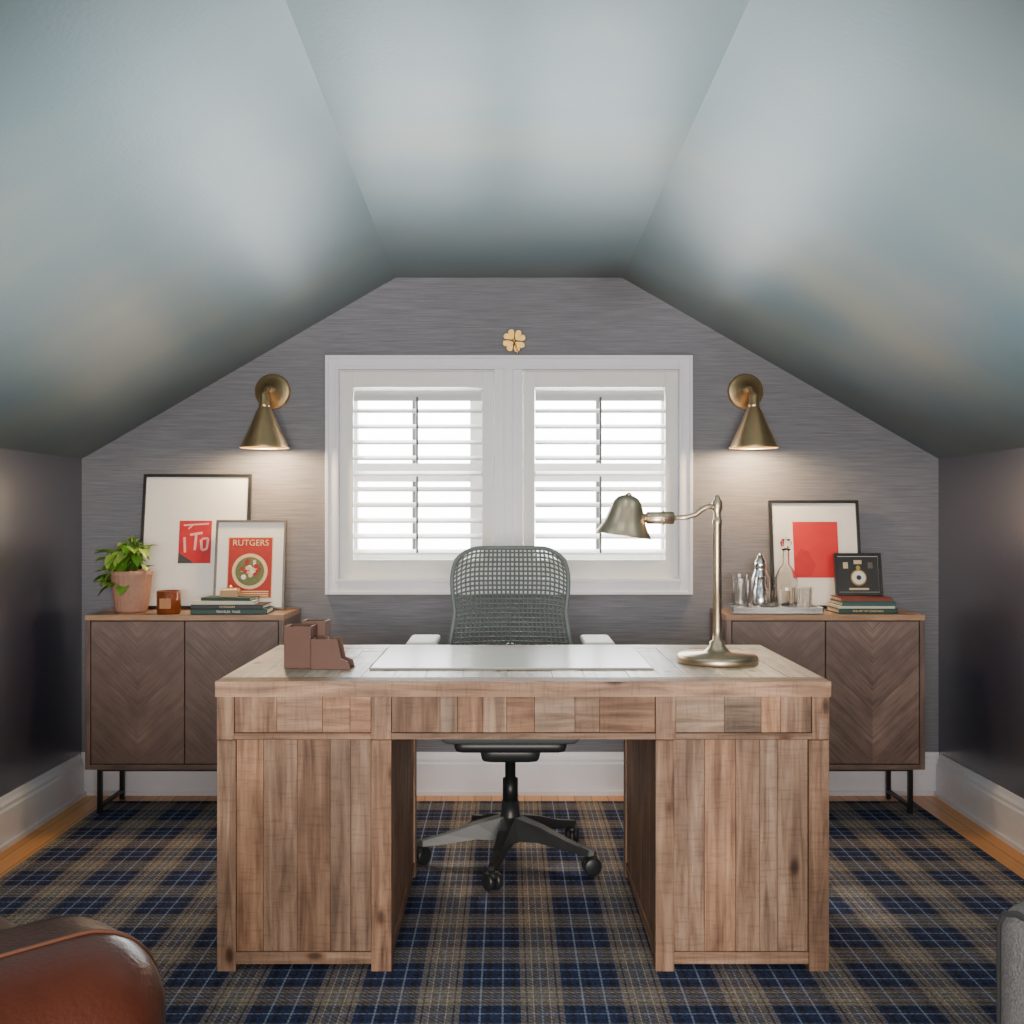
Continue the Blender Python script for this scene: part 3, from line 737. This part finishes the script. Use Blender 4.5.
# ---------------------------------------------------------------- armchairs
leather=simple('cognac_leather',(.072,.019,.010),.32,noise=.4,nscale=9,bump=.3,bscale=150,coat=.2,crough=.2)
piping=simple('leather_piping',(.14,.055,.032),.5)
tweed=simple('grey_tweed',(.22,.215,.22),.95,noise=.6,nscale=220,bump=.7,bscale=220)
pip2=simple('charcoal_piping',(.05,.05,.055),.8)
legw=simple('dark_wood_leg',(.04,.02,.012),.4)
def legs(b,W,D):
    for sx in (-1,1):
        for sy in (-1,1):
            b.lathe([(0,0),(.018,0),(.028,.13),(.028,.15),(0,.15)],legw,T(sx*(W/2-.09),sy*(D/2-.13),RZ+.001),16)
def club_chair(loc,rotz,W=.94,D=.86,ah=.650,aw=.26):
    mat,pm=leather,piping
    b=MB(); x=W/2-aw/2
    b.rbox((0,-.02,.26),(W-.05,D-.10,.24),.04,mat,n=8)
    b.rbox((0,.08,.455),(W-2*aw+.04,D-.18,.17),.06,mat,n=12,puff=.02)
    for s_ in (-1,1):
        b.rbox((s_*x,.0,(ah+.09)/2),(aw-.03,D-.05,ah-.14),.09,mat,n=14)
        b.rbox((s_*x,.0,ah-.14),(aw+.02,D,.28),.115,mat,n=22)
        sx=s_*x+s_*.040
        pts=[(sx,-D/2+.12,ah-.0005),(sx,0,ah),(sx,D/2-.115,ah)]
        for i in range(1,13):
            t=math.pi/2*i/12
            pts.append((sx,D/2-.115+.115*math.sin(t),ah-.115+.115*math.cos(t)))
        pts.append((sx,D/2,ah-.28+.12))
        b.tube(pts,.0028,pm,8)
    b.rbox((0,-D/2+.10,.56),(W-.12,.20,.60),.085,mat,n=12)
    b.rbox((0,-D/2+.21,.66),(W-2*aw,.15,.34),.07,mat,n=12,puff=.01)
    legs(b,W,D)
    return b.done('leather_armchair',loc,(0,0,rotz))
def box_chair(loc,rotz,W=.78,D=.80,ah=.625,aw=.13):
    b=MB(); x=W/2-aw/2
    b.rbox((0,0,.27),(W-.03,D-.06,.24),.03,tweed,n=8)
    b.rbox((0,.05,.46),(W-2*aw-.004,D-.16,.16),.05,tweed,n=12,puff=.015)
    for s_ in (-1,1):
        b.rbox((s_*x,0,(ah+.14)/2),(aw,D,ah-.14),.045,tweed,n=16)
        for ex in (-1,1):
            xx=s_*x+ex*(aw/2-.012)
            b.tube([(xx,D/2-.012,.17),(xx,D/2-.012,ah-.045),(xx,D/2-.022,ah-.022),(xx,D/2-.050,ah-.012),(xx,0,ah-.012),(xx,-D/2+.05,ah-.012)],.005,pip2,8)
    b.rbox((0,-D/2+.07,.56),(W-.02,.15,.56),.05,tweed,n=12)
    b.rbox((0,-D/2+.20,.66),(W-2*aw-.01,.14,.34),.06,tweed,n=12,puff=.01)
    legs(b,W,D)
    return b.done('tweed_armchair',loc,(0,0,rotz))
club_chair((-1.046,-3.23,0),math.radians(-44))
box_chair((1.178,-3.36,0),math.radians(12))

# ---------------------------------------------------------------- lights
def area(name,loc,target,sx,sy,e,col):
    l=bpy.data.lights.new(name,'AREA'); l.shape='RECTANGLE'; l.size=sx; l.size_y=sy; l.energy=e; l.color=col
    o=bpy.data.objects.new(name,l); COL.objects.link(o); o.location=loc
    o.rotation_euler=(Vector(target)-Vector(loc)).to_track_quat('-Z','Y').to_euler(); return o
def spot(name,loc,target,e,col,ang,blend=1,r=.1):
    l=bpy.data.lights.new(name,'SPOT'); l.energy=e; l.color=col; l.spot_size=math.radians(ang); l.spot_blend=blend; l.shadow_soft_size=r
    o=bpy.data.objects.new(name,l); COL.objects.link(o); o.location=loc
    o.rotation_euler=(Vector(target)-Vector(loc)).to_track_quat('-Z','Y').to_euler(); return o
k=area('rear_room_softbox',(0,-6.6,1.15),(0,-1.5,.35),2.4,1.0,115,(1,.935,.86)); k.data.spread=math.radians(120)
spot('ceiling_fill_a',(-.25,-2.95,.15),(-.76,-1.95,1.95),470,(1,1,.95),70,1)  # three added, unseen spots to brighten the ceiling; no fixtures stand here
spot('ceiling_fill_b',(.25,-2.95,.15),(.76,-1.95,1.95),470,(1,1,.95),70,1)
spot('ceiling_fill_c',(0,-2.95,.15),(0,-2.0,2.2),170,(.85,.97,1),64,1)
sun=bpy.data.lights.new('sun','SUN'); sun.energy=3; sun.angle=.05; sun.color=(1,.95,.85)
so=bpy.data.objects.new('sun',sun); COL.objects.link(so); so.rotation_euler=Vector((.25,-.7,-.75)).to_track_quat('-Z','Y').to_euler()
w=bpy.data.worlds.new('World'); S.world=w; w.use_nodes=True
bg=w.node_tree.nodes['Background']; bg.inputs[0].default_value=(.96,.98,1,1); bg.inputs[1].default_value=16

cam=bpy.data.cameras.new('camera'); co_=bpy.data.objects.new('camera',cam); COL.objects.link(co_)
co_.location=(0,-4.68,1.19); co_.rotation_euler=(math.pi/2,0,0)
cam.sensor_width=36; cam.lens=36*1096/1024; cam.shift_x=.0039; cam.shift_y=.0029; cam.clip_start=.05
S.camera=co_
